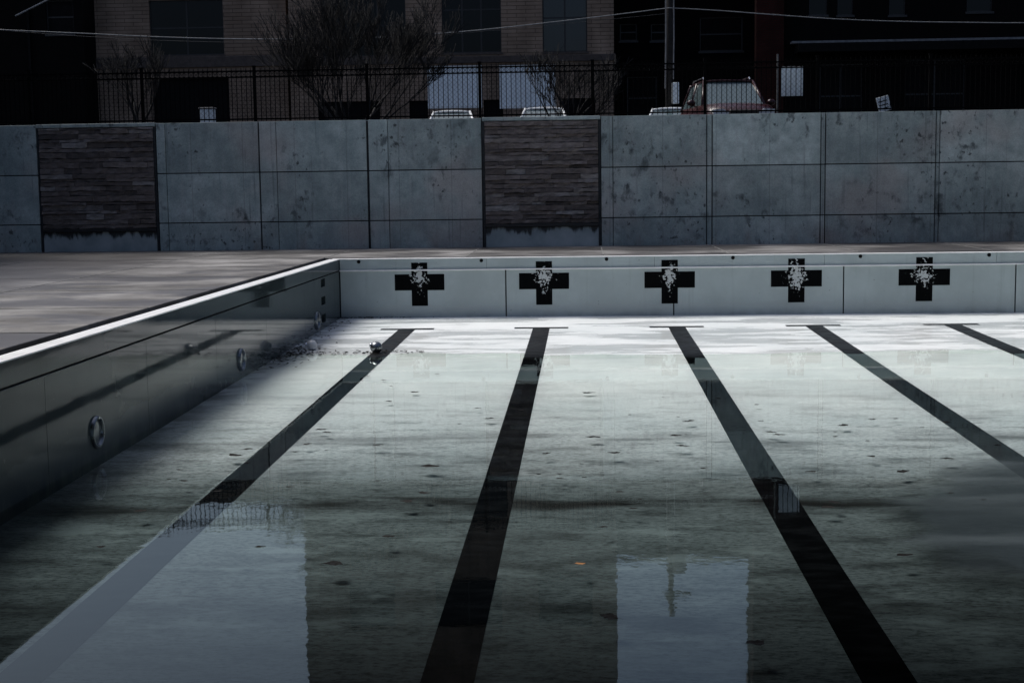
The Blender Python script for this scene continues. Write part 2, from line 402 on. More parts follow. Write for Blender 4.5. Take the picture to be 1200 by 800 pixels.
# ---- far end wall
ew = tag(empty('pool_end_wall', (0, D, 0)), 'grey white pool end wall carrying five black crosses', 'pool wall')
def P_(o, name, bm, mat, **k):          # child built in world coordinates: shift into the parent's frame
    c = obj(name, bm, mat, o, **k); c.matrix_parent_inverse = Matrix.Translation(-o.location); return c
P_(ew, 'backing', bxm(XL-.3, XR+.3, D+.03, D+.18, ZB, -.02), M['joint'])
xs = [XL + 3.347*k for k in range(5)] + [XR]
for a, b in zip(xs, xs[1:]):
    P_(ew, 'wall_panel', bxm(a+.013, b-.013, D, D+.028, ZB, ZLEDGE-.014, bev=.003), M['pool'])
xs = [ax(767, D, 310) + 3.347*k for k in range(-2, 5)]; xs = [XL+.004] + [x for x in xs if XL+.4 < x < XR-.4] + [XR]
for a, b in zip(xs, xs[1:]):
    P_(ew, 'gutter_band', bxm(a+.003, b-.003, D+.004, D+.028, ZLEDGE+.014, -.012), M['pool'])
P_(ew, 'ledge', bxm(XL, XR, D-.04, D+.027, ZLEDGE-.013, ZLEDGE+.013, bev=.003), M['lip'])
P_(ew, 'gutter_lip', bxm(XL-.16, XR+.16, D-.006, D+.20, -.011, .003, bev=.003), M['lip'])
P_(ew, 'gutter_trough', bxm(XL-.3, XR+.3, D+.20, D+.40, -.2, -.12), M['trough'])
for i, lx in enumerate(LANES):
    bm = bmesh.new(); hz = -.478      # arm centre
    w_, a_ = .162, .5
    poly = [(-a_, -w_), (-w_, -w_), (-w_, -.475), (w_, -.475), (w_, -w_), (a_, -w_), (a_, w_), (w_, w_), (w_, -.250-hz+.0-.0), (-w_, -.250-hz), (-w_, w_), (-a_, w_)]
    prism(bm, poly, 'y', -.004, .004)
    prism(bm, [(-w_, -.219-hz), (w_, -.219-hz), (w_, -.085-hz), (-w_, -.085-hz)], 'y', -.001, .008)
    c = P_(ew, 'target_cross', bm, M['cross']); c.location = (lx, D, hz)
    bm = bmesh.new(); lathe(bm, [(.0, -.012), (.028, -.012), (.036, -.006), (.036, .008), (.0, .008)], 14, 'y')
    c = P_(ew, 'rope_anchor', bm, M['dark']); c.location = (lx+1.25 if i < 5 else LANES[0]-1.22, D+.002, -.055)

# ---- side wall (left), a glossy run of panels
sw = tag(empty('pool_side_wall', (XL, 16, 0)), 'glossy pool side wall with shade in its colour, with round lights and step niches', 'pool wall')
P_(sw, 'backing', bxm(XL-.2, XL-.16, Y0, D, ZB, -.02), M['joint'])
ys = [12.6 + 3.03*k for k in range(-3, 6)]; ys = [Y0] + [y for y in ys if Y0+.2 < y < D-.2] + [D]
lights = [(7.9, -1.0), (13.9, -.985), (20.0, -1.0), (25.85, -1.0)]
niche = [(26.33, 26.75, z-.075, z+.075) for z in (-.345, -.68, -1.01)]
for a, b in zip(ys, ys[1:]):
    a += .004; b -= .004
    hs = [h for h in niche if a < h[0] < b]
    us = sorted({a, b, *[h[0] for h in hs], *[h[1] for h in hs]}); vs = sorted({ZB, ZLEDGE-.016, *[h[2] for h in hs], *[h[3] for h in hs]})
    bm = bmesh.new(); gridface(bm, us, vs, lambda u, v: (XL, u, v), hs)
    r = bmesh.ops.extrude_face_region(bm, geom=list(bm.faces))
    bmesh.ops.translate(bm, verts=[v for v in r['geom'] if isinstance(v, bmesh.types.BMVert)], vec=(-.16, 0, 0))
    bmesh.ops.recalc_face_normals(bm, faces=bm.faces)
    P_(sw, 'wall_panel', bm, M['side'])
for h in niche:
    P_(sw, 'step_niche', bxm(XL-.159, XL-.13, h[0]-.01, h[1]+.01, h[2]-.01, h[3]+.01), M['dark'])
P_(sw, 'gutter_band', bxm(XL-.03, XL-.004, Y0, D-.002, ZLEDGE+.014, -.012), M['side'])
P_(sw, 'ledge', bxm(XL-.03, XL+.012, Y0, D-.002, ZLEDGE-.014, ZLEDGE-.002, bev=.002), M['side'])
P_(sw, 'joint_strip', bxm(XL-.03, XL-.014, Y0, D-.002, ZLEDGE-.002, ZLEDGE+.014), M['dark'])
P_(sw, 'gutter_lip', bxm(XL-.20, XL+.003, Y0-.2, D-.007, -.011, .004, bev=.003), M['lip'])
P_(sw, 'gutter_trough', bxm(XL-.42, XL-.20, Y0-.2, D+.2, -.2, -.12), M['trough'])
for (ly, lz) in lights:
    bm = bmesh.new(); lathe(bm, [(.13, .0), (.138, .03), (.152, .036), (.163, .022), (.168, .0)], 28, 'x')
    ring = P_(sw, 'light_ring', bm, M['ringm'], smooth=True); ring.location = (XL, ly, lz)
    bm = bmesh.new(); lathe(bm, [(0, .012), (.08, .010), (.115, .004), (.132, 0.002)], 28, 'x')
    l = obj('light_lens', bm, M['lens'], ring, smooth=True)
    bm = bmesh.new(); box(bm, .03, .04, -.008, .008, .132, .156); box(bm, .03, .04, -.008, .008, -.156, -.132)
    obj('screw_tab', bm, M['steel'], ring)

# ---- remaining walls (right, near), plain
for nm, a, lab in (('pool_side_wall', (XR, XR+.3, Y0, D, ZB, -.01), 'plain white pool side wall across the lanes from the glossy wall'), ('pool_end_wall', (XL-.2, XR+.3, Y0-.3, Y0, ZB, -.012), 'plain white near end wall of the pool below the camera deck')):
    tag(obj(nm, bxm(*a), M['pool']), lab, 'pool wall')

# ------------------------------------------------------------------ decks and ground
YW = 33.1                               # face of the retaining wall
gx0, gx1, gy0, gy1 = XL-.36, XR+.36, Y0-.36, D+.36
bm = bmesh.new(); ZG = -.05
for a in ((-400, gx0, -400, YW+.2), (gx1, 400, -400, YW+.2), (gx0, gx1, -400, gy0), (gx0, gx1, gy1, YW+.2)):
    vs = [bm.verts.new((x, y, ZG)) for x, y in ((a[0], a[2]), (a[1], a[2]), (a[1], a[3]), (a[0], a[3]))]; bm.faces.new(vs)
tag(obj('ground', bm, M['earth']), kind='structure')
deck = tag(obj('deck', bxm(-17, 15, YW-.02, YW+.02, -.049, -.03), M['joint']), kind='structure')
def slab(x0, x1, y0, y1, dz=0):
    g = .007
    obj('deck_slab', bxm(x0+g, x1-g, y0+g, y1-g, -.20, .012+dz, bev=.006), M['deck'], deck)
xb = [ax(v, YW, 290) for v in (42, 182, 302, 430, 564, 704, 832, 964, 1100, 1230, 1360)]
far = [XL-3.36, XL-.36] + [x for x in xb if x > XL+.4]; far = sorted(far)
far = [x for x in far if x < 13.5] + [14]
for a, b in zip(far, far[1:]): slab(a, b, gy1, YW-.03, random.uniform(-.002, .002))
ly = [2.2+2.95*k for k in range(-3, 20)]
yy = [y for y in ly if y < YW-1] + [YW-.03]
for a, b in zip(yy, yy[1:]):
    x1 = gx0
    for wdt in (3.0, 3.1, 3.1, 3.1):
        if not (x1 > XL-1 and b > gy1 and a >= gy1): 
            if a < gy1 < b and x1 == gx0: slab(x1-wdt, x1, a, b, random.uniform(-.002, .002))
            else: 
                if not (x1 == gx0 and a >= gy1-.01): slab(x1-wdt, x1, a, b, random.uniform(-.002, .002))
        x1 -= wdt
sealant = simple('pale_joint_sealant', (.20, .197, .19), .7, var=.3, scale=4)
for y in yy[3:-1]: obj('joint_sealant', bxm(gx0-12.2, gx0-.01, y-.011, y+.011, .0, .0165), sealant, deck)
for w_ in (3.0, 6.1, 9.2): obj('joint_sealant', bxm(gx0-w_-.011, gx0-w_+.011, 2, YW-.04, .0, .0172), sealant, deck)
for x in far[1:-1]: obj('joint_sealant', bxm(x-.011, x+.011, gy1+.01, YW-.04, .0, .0172), sealant, deck)
for a, b in zip(range(-6, 30, 6), range(0, 36, 6)): slab(gx1, gx1+3, a, b)
for a in range(-6, 11, 4): slab(a, min(a+4, gx1), gy0-3, gy0)

# ------------------------------------------------------------------ retaining wall
ZT = az(500, 139.5, YW)
Z2, Z1 = az(500, 199.3, YW), az(500, 258.0, YW)
ZUP = 2.4
rw = tag(empty('retaining_wall', (0, YW, 0)), 'long grey panelled concrete retaining wall with dark blotches behind the pool', 'wall')
P_(rw, 'backing', bxm(-22, 24, YW+.05, YW+.32, -.3, ZT-.02), M['joint'])
cols = [(-330, -190, 0), (-190, -75, 0), (-75, 42, 0), (182, 193, 1), (193, 302, 0), (303, 323, 1), (323, 429, 0), (431, 454, 1), (454, 564, 0), (704, 718, 1), (718, 828, 0), (828.5, 834.5, 2), (835, 962, 0), (962.5, 967.5, 2), (968, 1097, 0), (1097.5, 1102, 2), (1102, 1230, 0), (1230, 1360, 0), (1360, 1500, 0)]
for a, b, t_ in cols:
    xa, xb_ = ax(a, YW), ax(b, YW)
    for z0, z1 in ((-.1, Z1), (Z1, Z2), (Z2, ZT)):
        o_ = (0, .004, .022)[t_] + random.uniform(0, .003)
        P_(rw, 'wall_panel', bxm(xa+.007, xb_-.007, YW+o_, YW+.06, z0+.013, z1-.010 if z1 < ZT else z1, bev=.006), M['concrete'])
for a, b in ((-330, 42), (182, 564), (704, 1500)):
    P_(rw, 'top_backing', bxm(ax(a, YW)+.01, ax(b, YW)-.01, YW+.058, YW+.325, ZT-.06, ZT-.004), M['concrete'])

# ---- stone water-feature panels set in the wall
def stone_panel(px0, px1, label, seed):
    rnd = random.Random(seed)
    x0, x1 = ax(px0, YW)+.01, ax(px1, YW)-.01
    t = tag(empty('stone_panel', ((x0+x1)/2, YW, 0)), label, 'stone panel', 'stone water feature panels')
    ztop = ZT-.085; zs = az(634, 264, YW) ; zb = -.05
    P_(t, 'cap', bxm(x0, x1, YW-.03, YW+.3, ZT-.075, ZT+.012, bev=.01), M['concrete'])
    P_(t, 'frame', bxm(x0, x0+.05, YW-.012, YW+.05, -.06, ZT-.077, bev=.004), M['joint'])
    P_(t, 'frame', bxm(x1-.05, x1, YW-.012, YW+.05, -.06, ZT-.077, bev=.004), M['joint'])
    P_(t, 'sill', bxm(x0+.052, x1-.052, YW-.05, YW+.05, zs-.03, zs+.045, bev=.006), M['plastic'])
    P_(t, 'plinth', bxm(x0+.052, x1-.052, YW+.006, YW+.05, zb, zs-.032, bev=.004), M['plinth'])
    z = zs+.05
    while z < ztop-.03:
        h = rnd.choice((.075, .095, .115, .135)); h = min(h, ztop-z)
        if ztop-z-h < .04: h = ztop-z
        x = x0+.054
        while x < x1-.06:
            l = rnd.uniform(.3, 1.25); e = min(x+l, x1-.054)
            if x1-.054-e < .15: e = x1-.054
            d = rnd.choice((0, .012, .03, .05, .065))
            bm = bmesh.new(); box(bm, x+.002, e-.002, YW-.005-d, YW+.05, z+.006, z+h-.006)
            # rough split face
            es = [ed for ed in bm.edges if abs(ed.verts[0].co.x-ed.verts[1].co.x) > .1]
            bmesh.ops.subdivide_edges(bm, edges=es, cuts=max(1, int((e-x)/.14)), use_grid_fill=True)
            for v in bm.verts:
                if v.co.y < YW+.04: v.co.y += rnd.uniform(-.02, .02); v.co.z += rnd.uniform(-.011, .011)
            c = P_(t, 'stone', bm, M['stone'])
            x = e
        z += h
stone_panel(42, 182, 'brown ledge stone panel in the wall across the deck corner, thin black drips below', 3)
stone_panel(564.5, 704, 'brown ledge stone panel in the wall behind the crosses, wide black mould runs below', 4)

# ------------------------------------------------------------------ upper street level
bm = bmesh.new(); vs = [bm.verts.new(p) for p in ((-400, YW+.3, ZUP), (400, YW+.3, ZUP), (400, 900, ZUP), (-400, 900, ZUP))]; bm.faces.new(vs)
tag(obj('road', bm, M['asphalt']), kind='structure')

# ------------------------------------------------------------------ iron fence on the wall
YF = YW+.18
fe = tag(empty('iron_fence', (0, YF, ZT)), 'black iron picket fence with diamond mesh on top of the concrete wall', 'fence')
ZF = az(500, 77, YF); zr1, zr2, zr0 = ZF-.06, ZF-.19, ZT+.07
xa, xb_ = ax(-60, YF), ax(1260, YF)
for z in (zr1, zr2, zr0): P_(fe, 'rail', bxm(xa, xb_, YF-.018, YF+.018, z-.016, z+.016), M['iron'])
k = 0; pm = bpy.data.meshes.new('picket'); bm = bxm(-.0075, .0075, -.0075, .0075, ZT+.02, ZF-.01); 
v4 = [bm.verts.new(p) for p in ((-.009, -.009, ZF-.012), (.009, -.009, ZF-.012), (.009, .009, ZF-.012), (-.009, .009, ZF-.012))]; tip = bm.verts.new((0, 0, ZF+.04))
for i in range(4): bm.faces.new((v4[i], v4[(i+1) % 4], tip))
bm.to_mesh(pm); bm.free(); pm.materials.append(M['iron'])
x = xa+.05
while x < xb_:
    c = obj('picket', pm, None, fe); c.matrix_parent_inverse = Matrix.Translation(-fe.location); c.location = (x+random.uniform(-.004, .004), YF, 0); x += .1125
for i in range(-3, 9):
    px = 300+131.5*i
    if px < -50 or px > 1255: continue
    X_ = ax(px, YF); bm = bxm(X_-.032, X_+.032, YF-.045, YF+.032, ZT-.01, ZF+.04, bev=.004)
    box(bm, X_-.042, X_+.042, YF-.055, YF+.042, ZF+.041, ZF+.065); P_(fe, 'post', bm, M['iron'])
bm = bmesh.new(); x = xa
while x < xb_:                           # rings between the top rails
    tube(bm, [(x+.055+.045*math.cos(a*PI/5), YF, (zr1+zr2)/2+.045*math.sin(a*PI/5)) for a in range(11)], .006, 3, False); x += .1125
o = P_(fe, 'ring_row', bm, M['iron']); o['kind'] = 'stuff'
bm = bmesh.new(); H = zr2-zr0; x = xa-H
while x < xb_:
    for s in (1, -1):
        p = (x if s > 0 else x+H, YF+.024+s*.003, zr0); q = (x+H if s > 0 else x, YF+.024+s*.003, zr2)
        if xa < min(p[0], q[0]) and max(p[0], q[0]) < xb_: tube(bm, [p, q], .0022, 3, False)
    x += .1125
o = P_(fe, 'diamond_mesh', bm, M['iron']); o['kind'] = 'stuff'

# ------------------------------------------------------------------ buildings beyond the street
YB = 62.0
def facade(t, name, px0, px1, ztop, Y, mat, depth=12, holes=()):
    """front wall with real openings; holes in pixels (x0,x1,y0,y1)"""
    X0, X1 = ax(px0, Y), ax(px1, Y)
    H = [(ax(a, Y), ax(b, Y), max(ZUP-.05, az((a+b)/2, d, Y)), az((a+b)/2, c, Y)) for a, b, c, d in holes]
    us = sorted({X0, X1, *[h[0] for h in H], *[h[1] for h in H]}); vs = sorted({ZUP-.05, ztop, *[h[2] for h in H], *[h[3] for h in H]})
    bm = bmesh.new(); gridface(bm, us, vs, lambda u, v: (u, Y, v), H)
    r = bmesh.ops.extrude_face_region(bm, geom=list(bm.faces))
    bmesh.ops.translate(bm, verts=[v for v in r['geom'] if isinstance(v, bmesh.types.BMVert)], vec=(0, .3, 0))
    bmesh.ops.recalc_face_normals(bm, faces=bm.faces)
    P_(t, name, bm, mat)
    bm = bmesh.new(); box(bm, X0, X0+.3, Y+.301, Y+depth, ZUP-.05, ztop-.001); box(bm, X1-.3, X1, Y+.301, Y+depth, ZUP-.05, ztop-.001); box(bm, X0+.301, X1-.301, Y+depth-.3, Y+depth, ZUP-.05, ztop-.001)
    P_(t, 'side_wall', bm, mat)
    P_(t, 'roof', bxm(X0-.1, X1+.1, Y-.12, Y+depth+.1, ztop, ztop+.25), M['belt'])
    P_(t, 'interior', bxm(X0+.31, X1-.31, Y+.9, Y+.95, ZUP, ztop-.01), M['dark'])
    return H
def window(t, h, Y, nx, ny, glass, rec=.12, fw=.05, name='window'):
    x0, x1, z0, z1 = h; bm = bmesh.new(); y0 = Y+rec
    box(bm, x0, x0+fw, y0, y0+.06, z0, z1); box(bm, x1-fw, x1, y0, y0+.06, z0, z1)
    box(bm, x0+fw, x1-fw, y0, y0+.06, z0, z0+fw); box(bm, x0+fw, x1-fw, y0, y0+.06, z1-fw, z1)
    gx = frange(x0+fw, x1-fw, nx); gz = frange(z0+fw, z1-fw, ny)
    for g in gx[1:-1]: box(bm, g-.035, g+.035, y0+.005, y0+.055, z0+fw, z1-fw)
    for g in gz[1:-1]: box(bm, x0+fw, x1-fw, y0+.008, y0+.052, g-.03, g+.03)
    f = P_(t, name, bm, M['frame'])
    for i in range(nx):
        for j in range(ny):
            c = obj('pane', bxm(gx[i]+.002, gx[i+1]-.002, y0+.02, y0+.035, gz[j]+.002, gz[j+1]-.002), glass, f)
            c.matrix_parent_inverse = Matrix.Identity(4)
    P_(t, 'sill', bxm(x0-.06, x1+.06, Y-.05, Y+.1, z0-.09, z0-.002), M['belt'] if t in (tt, tl_) else M['frame']) if name == 'window' else None
tl_ = None
tt = tag(empty('tan_building', (ax(520, YB), YB, ZUP)), 'tall tan block building with white blinds in its ground floor windows', 'building')
H = facade(tt, 'wall', 342, 720, 22, YB, M['tan'], 14, [(380, 478, -40, 66), (520, 589, -40, 62), (637, 689, -20, 61), (502, 566, 77, 127), (586, 652, 76, 127), (373, 446, 119, 150), (480, 502, 118, 150), (567, 590, 117, 150), (656, 698, 115, 150), (395, 450, -180, -120), (500, 580, -180, -120), (625, 690, -180, -120)])
window(tt, H[0], YB, 3, 3, M['glassd']); window(tt, H[1], YB, 3, 4, M['glassd']); window(tt, H[2], YB, 2, 2, M['glass'])
for h in H[9:]: window(tt, h, YB, 2, 2, M['glassd'])
for h in H[3:5]:
    bm = bmesh.new(); x0, x1, z0, z1 = h
    for a in ((x0, x0+.05, z0, z1), (x1-.05, x1, z0, z1), (x0+.05, x1-.05, z0, z0+.05), (x0+.05, x1-.05, z1-.05, z1)): box(bm, a[0], a[1], YB+.02, YB+.08, a[2], a[3])
    f = P_(tt, 'window', bm, M['white'])
    c = obj('blind', bxm(x0+.052, x1-.052, YB+.03, YB+.05, z0+.052, z1-.052), M['blind'], f)
    c = obj('blind_rail', bxm(x0+.052, x1-.052, YB+.018, YB+.029, z0+.06, z0+.11), M['white'], f)
for h in H[5:9]:
    x0, x1, z0, z1 = h; bm = bxm(x0, x1, YB+.2, YB+.26, ZUP, z1)
    n_ = max(2, int((z1-ZUP)/.45))
    for j in range(n_): box(bm, x0+.04, x1-.04, YB+.17, YB+.199, ZUP+.04+(z1-ZUP-.06)/n_*j, ZUP+(z1-ZUP-.06)/n_*(j+1))
    P_(tt, 'garage_door', bm, M['dark'])
P_(tt, 'belt_course', bxm(ax(340.5, YB), ax(722, YB), YB-.1, YB-.002, az(520, 75, YB), az(520, 67, YB), bev=.02), M['belt'])
tl = tag(empty('tan_building_wing', (ax(210, YB), YB, ZUP)), 'low tan block wing with dark bay left of the bare vase shaped tree', 'building')
tl_ = tl
ZTL = 9.95
H = facade(tl, 'wall', 104, 339, ZTL, YB+.5, M['tan'], 11, [(180, 266, 0, 65), (180, 270, 92, 150)])
window(tl, H[0], YB+.5, 2, 2, M['glassd'])
x0, x1, z0, z1 = H[1]; P_(tl, 'garage_door', bxm(x0, x1, YB+.7, YB+.76, ZUP, z1), M['dark'])
P_(tl, 'belt_course', bxm(ax(104, YB), ax(339, YB)-.03, YB+.4, YB+.498, az(200, 79, YB), az(200, 66, YB), bev=.02), M['belt'])
# dark house on the left
tw = tag(empty('dark_house', (ax(0, 61), 61, ZUP)), 'black brick house with a sloping stair rail beside the tan wing', 'building')
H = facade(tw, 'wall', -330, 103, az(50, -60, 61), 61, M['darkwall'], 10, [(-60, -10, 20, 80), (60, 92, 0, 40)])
for h in H: window(tw, h, 61, 1, 2, M['dark'])
p, q = at(18, 19, 60.6), at(58, -1, 60.6); bm = bmesh.new(); tube(bm, [p, q + (q-p)*.4], .035, 6); P_(tw, 'stair_rail', bm, M['cable'])
P_(tw, 'downpipe', bxm(ax(40, 61)-.05, ax(40, 61)+.05, 60.88, 60.998, ZUP, az(40, 10, 61)), M['dark'])
# low dark shop between
YS = 66.0
ts = tag(empty('low_shop', (ax(800, YS), YS, ZUP)), 'low black building set back behind the utility pole', 'building')
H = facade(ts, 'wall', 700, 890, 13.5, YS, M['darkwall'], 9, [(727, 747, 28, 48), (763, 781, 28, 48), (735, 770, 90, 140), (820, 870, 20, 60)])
for h in H: window(ts, h, YS, 1, 2, M['dark'])
# dark tall building on the right with a red brick pier
YR = 62.0
tr = tag(empty('dark_tall_building', (ax(1050, YR), YR, ZUP)), 'tall black building with red brick pier and pale ledge', 'building')
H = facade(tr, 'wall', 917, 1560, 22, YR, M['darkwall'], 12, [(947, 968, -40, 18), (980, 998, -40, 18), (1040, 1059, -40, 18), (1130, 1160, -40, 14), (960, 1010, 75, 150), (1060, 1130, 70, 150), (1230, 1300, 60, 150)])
for h in H[:4]: window(tr, h, YR, 1, 3, M['glassd'])
for h in H[4:]: window(tr, h, YR, 2, 2, M['dark'], name='shop_front')
P_(tr, 'pier', bxm(ax(885, YR), ax(917, YR)-.002, YR-.25, YR+.4, ZUP, 21.9), M['red'])
P_(tr, 'ledge', bxm(ax(925, YR), ax(1560, YR), YR-.5, YR-.002, az(1050, 50.2, YR), az(1050, 47.6, YR)), M['pale'])
P_(tr, 'awning', bxm(ax(930, YR), ax(1560, YR), YR-1.2, YR-.01, az(1050, 62, YR), az(1050, 52, YR)), M['dark'])

# ------------------------------------------------------------------ bare trees
def bare_tree(px, Y, height, spread, seed, label, stems, vase=.55, levels=5):
    rnd = random.Random(seed); x0 = ax(px, Y)
    t = tag(empty('bare_tree', (x0, Y, ZUP)), label, 'tree')
    tb, cb = bmesh.new(), bmesh.new()
    def grow(p, d, l, r, lev):
        pts = [p]; rad = [r]; n = 4 if lev < 3 else 3
        for i in range(n):
            d = (d + Vector((rnd.uniform(-1, 1), rnd.uniform(-1, 1), rnd.uniform(-.4, .9)))*.16).normalized()
            p = p + d*l/n; pts.append(p); rad.append(max(.007, r*(1-.42*(i+1)/n)))
        tube(tb if lev < 2 else cb, pts, rad, 6 if lev < 2 else 3, lev < 2)
        if lev >= levels: return
        nb = 3 if lev < 2 else rnd.choice((2, 3, 3))
        for b in range(nb+1):
            k = rnd.randint(2, n) if b else n
            a = rnd.uniform(0, 2*PI); s = rnd.uniform(.35, .8)*spread
            dd = (d + Vector((math.cos(a)*s, math.sin(a)*s*.8, rnd.uniform(.0, .35)))).normalized()
            grow(pts[k], dd, l*rnd.uniform(.58, .80), max(.0075, rad[k]*rnd.uniform(.5, .72)), lev+1)
    base = Vector((0, 0, -.03))
    if stems == 1:
        pts = [base, Vector((.02, 0, height*.12)), Vector((-.01, .02, height*.22))]
        tube(tb, pts, [.085, .065, .06], 8); base = pts[-1]
    for i in range(max(3, stems)):
        a = 2*PI*i/max(3, stems)+rnd.uniform(-.3, .3); v = vase*rnd.uniform(.6, 1.15)
        grow(base, Vector((math.cos(a)*v, math.sin(a)*v*.8, 1)).normalized(), height*.34, .05 if stems == 1 else .06, 0)
    obj('trunk', tb, M['bark'], t, smooth=True); obj('crown', cb, M['bark'], t)
bare_tree(163, 38.5, 2.7, .75, 11, 'small bare tree in front of the low tan wing', 1, .45, 4)
bare_tree(415, 39.5, 4.6, .7, 5, 'large bare vase shaped tree with many stems behind the fence', 7, .75, 5)
bare_tree(663, 38.0, 3.0, .75, 21, 'leaning bare tree in front of the tall tan building beside the white blinds', 4, .8, 4)
bare_tree(838, 80.0, 13, .8, 9, 'distant bare tree behind the low black building', 1, .5, 4)

# ------------------------------------------------------------------ cars
def make_car(name, label, loc, rz, paint, suv=False, group=None):
    L, Wd, Hh = (4.6, 1.86, 1.68) if suv else (4.55, 1.80, 1.45)
    t = tag(empty(name, loc, rz), label, 'car', group)     # front faces -Y
    hw = Wd/2; sill = .26; belt = .98 if suv else .90; hood = 1.0 if suv else .88
    f = -L/2; r = L/2
    # body: loft of cross sections front to rear
    secs = [(f, .62, .42, hood-.42), (f+.12, .84, .30, hood-.22), (f+.55, .96, sill, hood-.07), (f+1.15, 1.0, sill, hood+.0), (f+1.5, 1.0, sill, belt+.02), (0, 1.0, sill, belt+.02), (r-1.1, 1.0, sill, belt+.04), (r-.35, .97, sill, belt+.06), (r-.08, .90, .34, belt+.0), (r, .78, .42, belt-.2)]
    bm = bmesh.new(); rings = []
    for y, k, z0, z1 in secs:
        h = z1-z0; prof = [(-.80, z0), (-.97, z0+.10*h), (-1.0, z0+.45*h), (-.98, z0+.78*h), (-.88, z1-.01), (-.45, z1+.025), (0, z1+.032)]
        prof += [(-a, b) for a, b in prof[-2::-1]]
        rings.append([bm.verts.new((a*hw*k, y, b)) for a, b in prof])
    for A, B in zip(rings, rings[1:]):
        for i in range(len(A)): bm.faces.new((A[i], A[(i+1) % len(A)], B[(i+1) % len(A)], B[i]))
    bm.faces.new(rings[0]); bm.faces.new(rings[-1]); bmesh.ops.recalc_face_normals(bm, faces=bm.faces)
    obj('body', bm, paint, t, smooth=True)
    # cabin: roof shell and glass
    y0, y1, y2, y3 = (f+1.28, f+2.05, r-.75, r-.18) if suv else (f+1.35, f+2.15, r-1.25, r-.55)
    zb, zt = belt, Hh; wb, wt = hw*.86, hw*(.68 if suv else .64)
    def q4(a, b, c, d, name, mat, th=.02, n=None):
        bm = bmesh.new(); V = [Vector(v) for v in (a, b, c, d)]; nn = (V[1]-V[0]).cross(V[3]-V[0]).normalized()
        A = [bm.verts.new(v) for v in V]; B = [bm.verts.new(v-nn*th) for v in V]
        bm.faces.new(A); bm.faces.new(B[::-1])
        for i in range(4): bm.faces.new((A[i], B[i], B[(i+1) % 4], A[(i+1) % 4]))
        bmesh.ops.recalc_face_normals(bm, faces=bm.faces)
        return obj(name, bm, mat, t)
    q4((-wb, y0, zb), (wb, y0, zb), (wt, y1, zt-.05), (-wt, y1, zt-.05), 'windshield', M['glass2'])
    q4((wb, y3, zb+.02), (-wb, y3, zb+.02), (-wt, y2, zt-.06), (wt, y2, zt-.06), 'rear_window', M['glass2'])
    for s in (-1, 1):
        ym = (y1+y2)/2
        q4((s*wb, y0+.1, zb), (s*wb, ym, zb), (s*wt, ym, zt-.06), (s*wt, y1+.02, zt-.06), 'side_window', M['glass2'], .015*s)
        q4((s*wb, ym+.05, zb), (s*wb, y3-.1, zb+.02), (s*wt, y2, zt-.07), (s*wt, ym+.05, zt-.06), 'side_window', M['glass2'], .015*s)
        for pp, pr in (([(s*wb, y0, zb-.02), (s*(wb+wt)/2, (y0+y1)/2, (zb+zt)/2-.02), (s*wt, y1, zt-.04)], .04), ([(s*wb, y3, zb), (s*wt, y2, zt-.05)], .05), ([(s*wb, (y1+y2)/2+.025, zb-.02), (s*wt, (y1+y2)/2+.025, zt-.05)], .04)):
            bm = bmesh.new(); tube(bm, pp, pr, 6); obj('pillar', bm, paint, t, smooth=True)
    bm = bmesh.new(); ns = 8; rr = []
    for i in range(ns+1):
        y = y1-.06 + (y2-y1+.14)*i/ns; cz = .05*math.sin(PI*i/ns); k = 1-.04*(abs(i/ns-.5)*2)**3
        rr.append([bm.verts.new((x_*wt*k*1.04, y, zt-.045+cz*(1-x_*x_*.5)+.035*(1-x_**4))) for x_ in (-1, -.85, -.5, 0, .5, .85, 1)])
    for A, B in zip(rr, rr[1:]):
        for i in range(6): bm.faces.new((A[i], A[i+1], B[i+1], B[i]))
    rg = bmesh.ops.extrude_face_region(bm, geom=list(bm.faces)); bmesh.ops.translate(bm, verts=[v for v in rg['geom'] if isinstance(v, bmesh.types.BMVert)], vec=(0, 0, -.05))
    bmesh.ops.recalc_face_normals(bm, faces=bm.faces); obj('roof', bm, paint, t, smooth=True)
    for s in (-1, 1):
        if suv:
            bm = bmesh.new(); tube(bm, [(s*wt*.95, y1+.1, zt+.0), (s*wt*.95, y1+.2, zt+.06), (s*wt*.95, y2-.2, zt+.06), (s*wt*.95, y2-.1, zt)], .018, 6); obj('roof_rail', bm, M['steel'], t)
        bm = bmesh.new(); lathe(bm, [(0, -.07), (.06, -.06), (.085, 0), (.06, .05), (0, .06)], 12, 'y'); bmesh.ops.scale(bm, vec=(1.4, 1, 1), verts=bm.verts); tube(bm, [(0, 0, -.05), (-s*.16, .05, -.10)], .02, 6)
        obj('mirror', bm, paint, t, loc=(s*(hw+.10), y0+.32, zb+.08), smooth=True)
        bm = bmesh.new(); prism(bm, [(0, 0), (.36, .06), (.38, .17), (.12, .19), (-.02, .10)], 'y', 0, .2)
        if s < 0: bmesh.ops.scale(bm, vec=(-1, 1, 1), verts=bm.verts); bmesh.ops.recalc_face_normals(bm, faces=bm.faces)
        obj('headlight', bm, M['lamp'], t, loc=(s*hw*.42, f+.055, hood-.36))
        obj('tail_light', bxm(s*hw*.62-.12, s*hw*.62+.12, r-.06, r+.01, belt-.22, belt-.08), M['carred'], t)
        for y in (f+.9, r-.95):
            bm = bmesh.new(); lathe(bm, [(.20, -.10), (.31, -.11), (.335, -.08), (.335, .08), (.31, .11), (.20, .10)], 24, 'x'); w_ = obj('wheel', bm, M['tyre'], t, loc=(s*(hw-.09), y, .335))
            bm = bmesh.new(); lathe(bm, [(0, .085), (.06, .09), (.16, .06), (.205, .10)], 20, 'x')
            if s < 0: bmesh.ops.scale(bm, vec=(-1, 1, 1), verts=bm.verts)
            obj('rim', bm, M['steel'], w_)
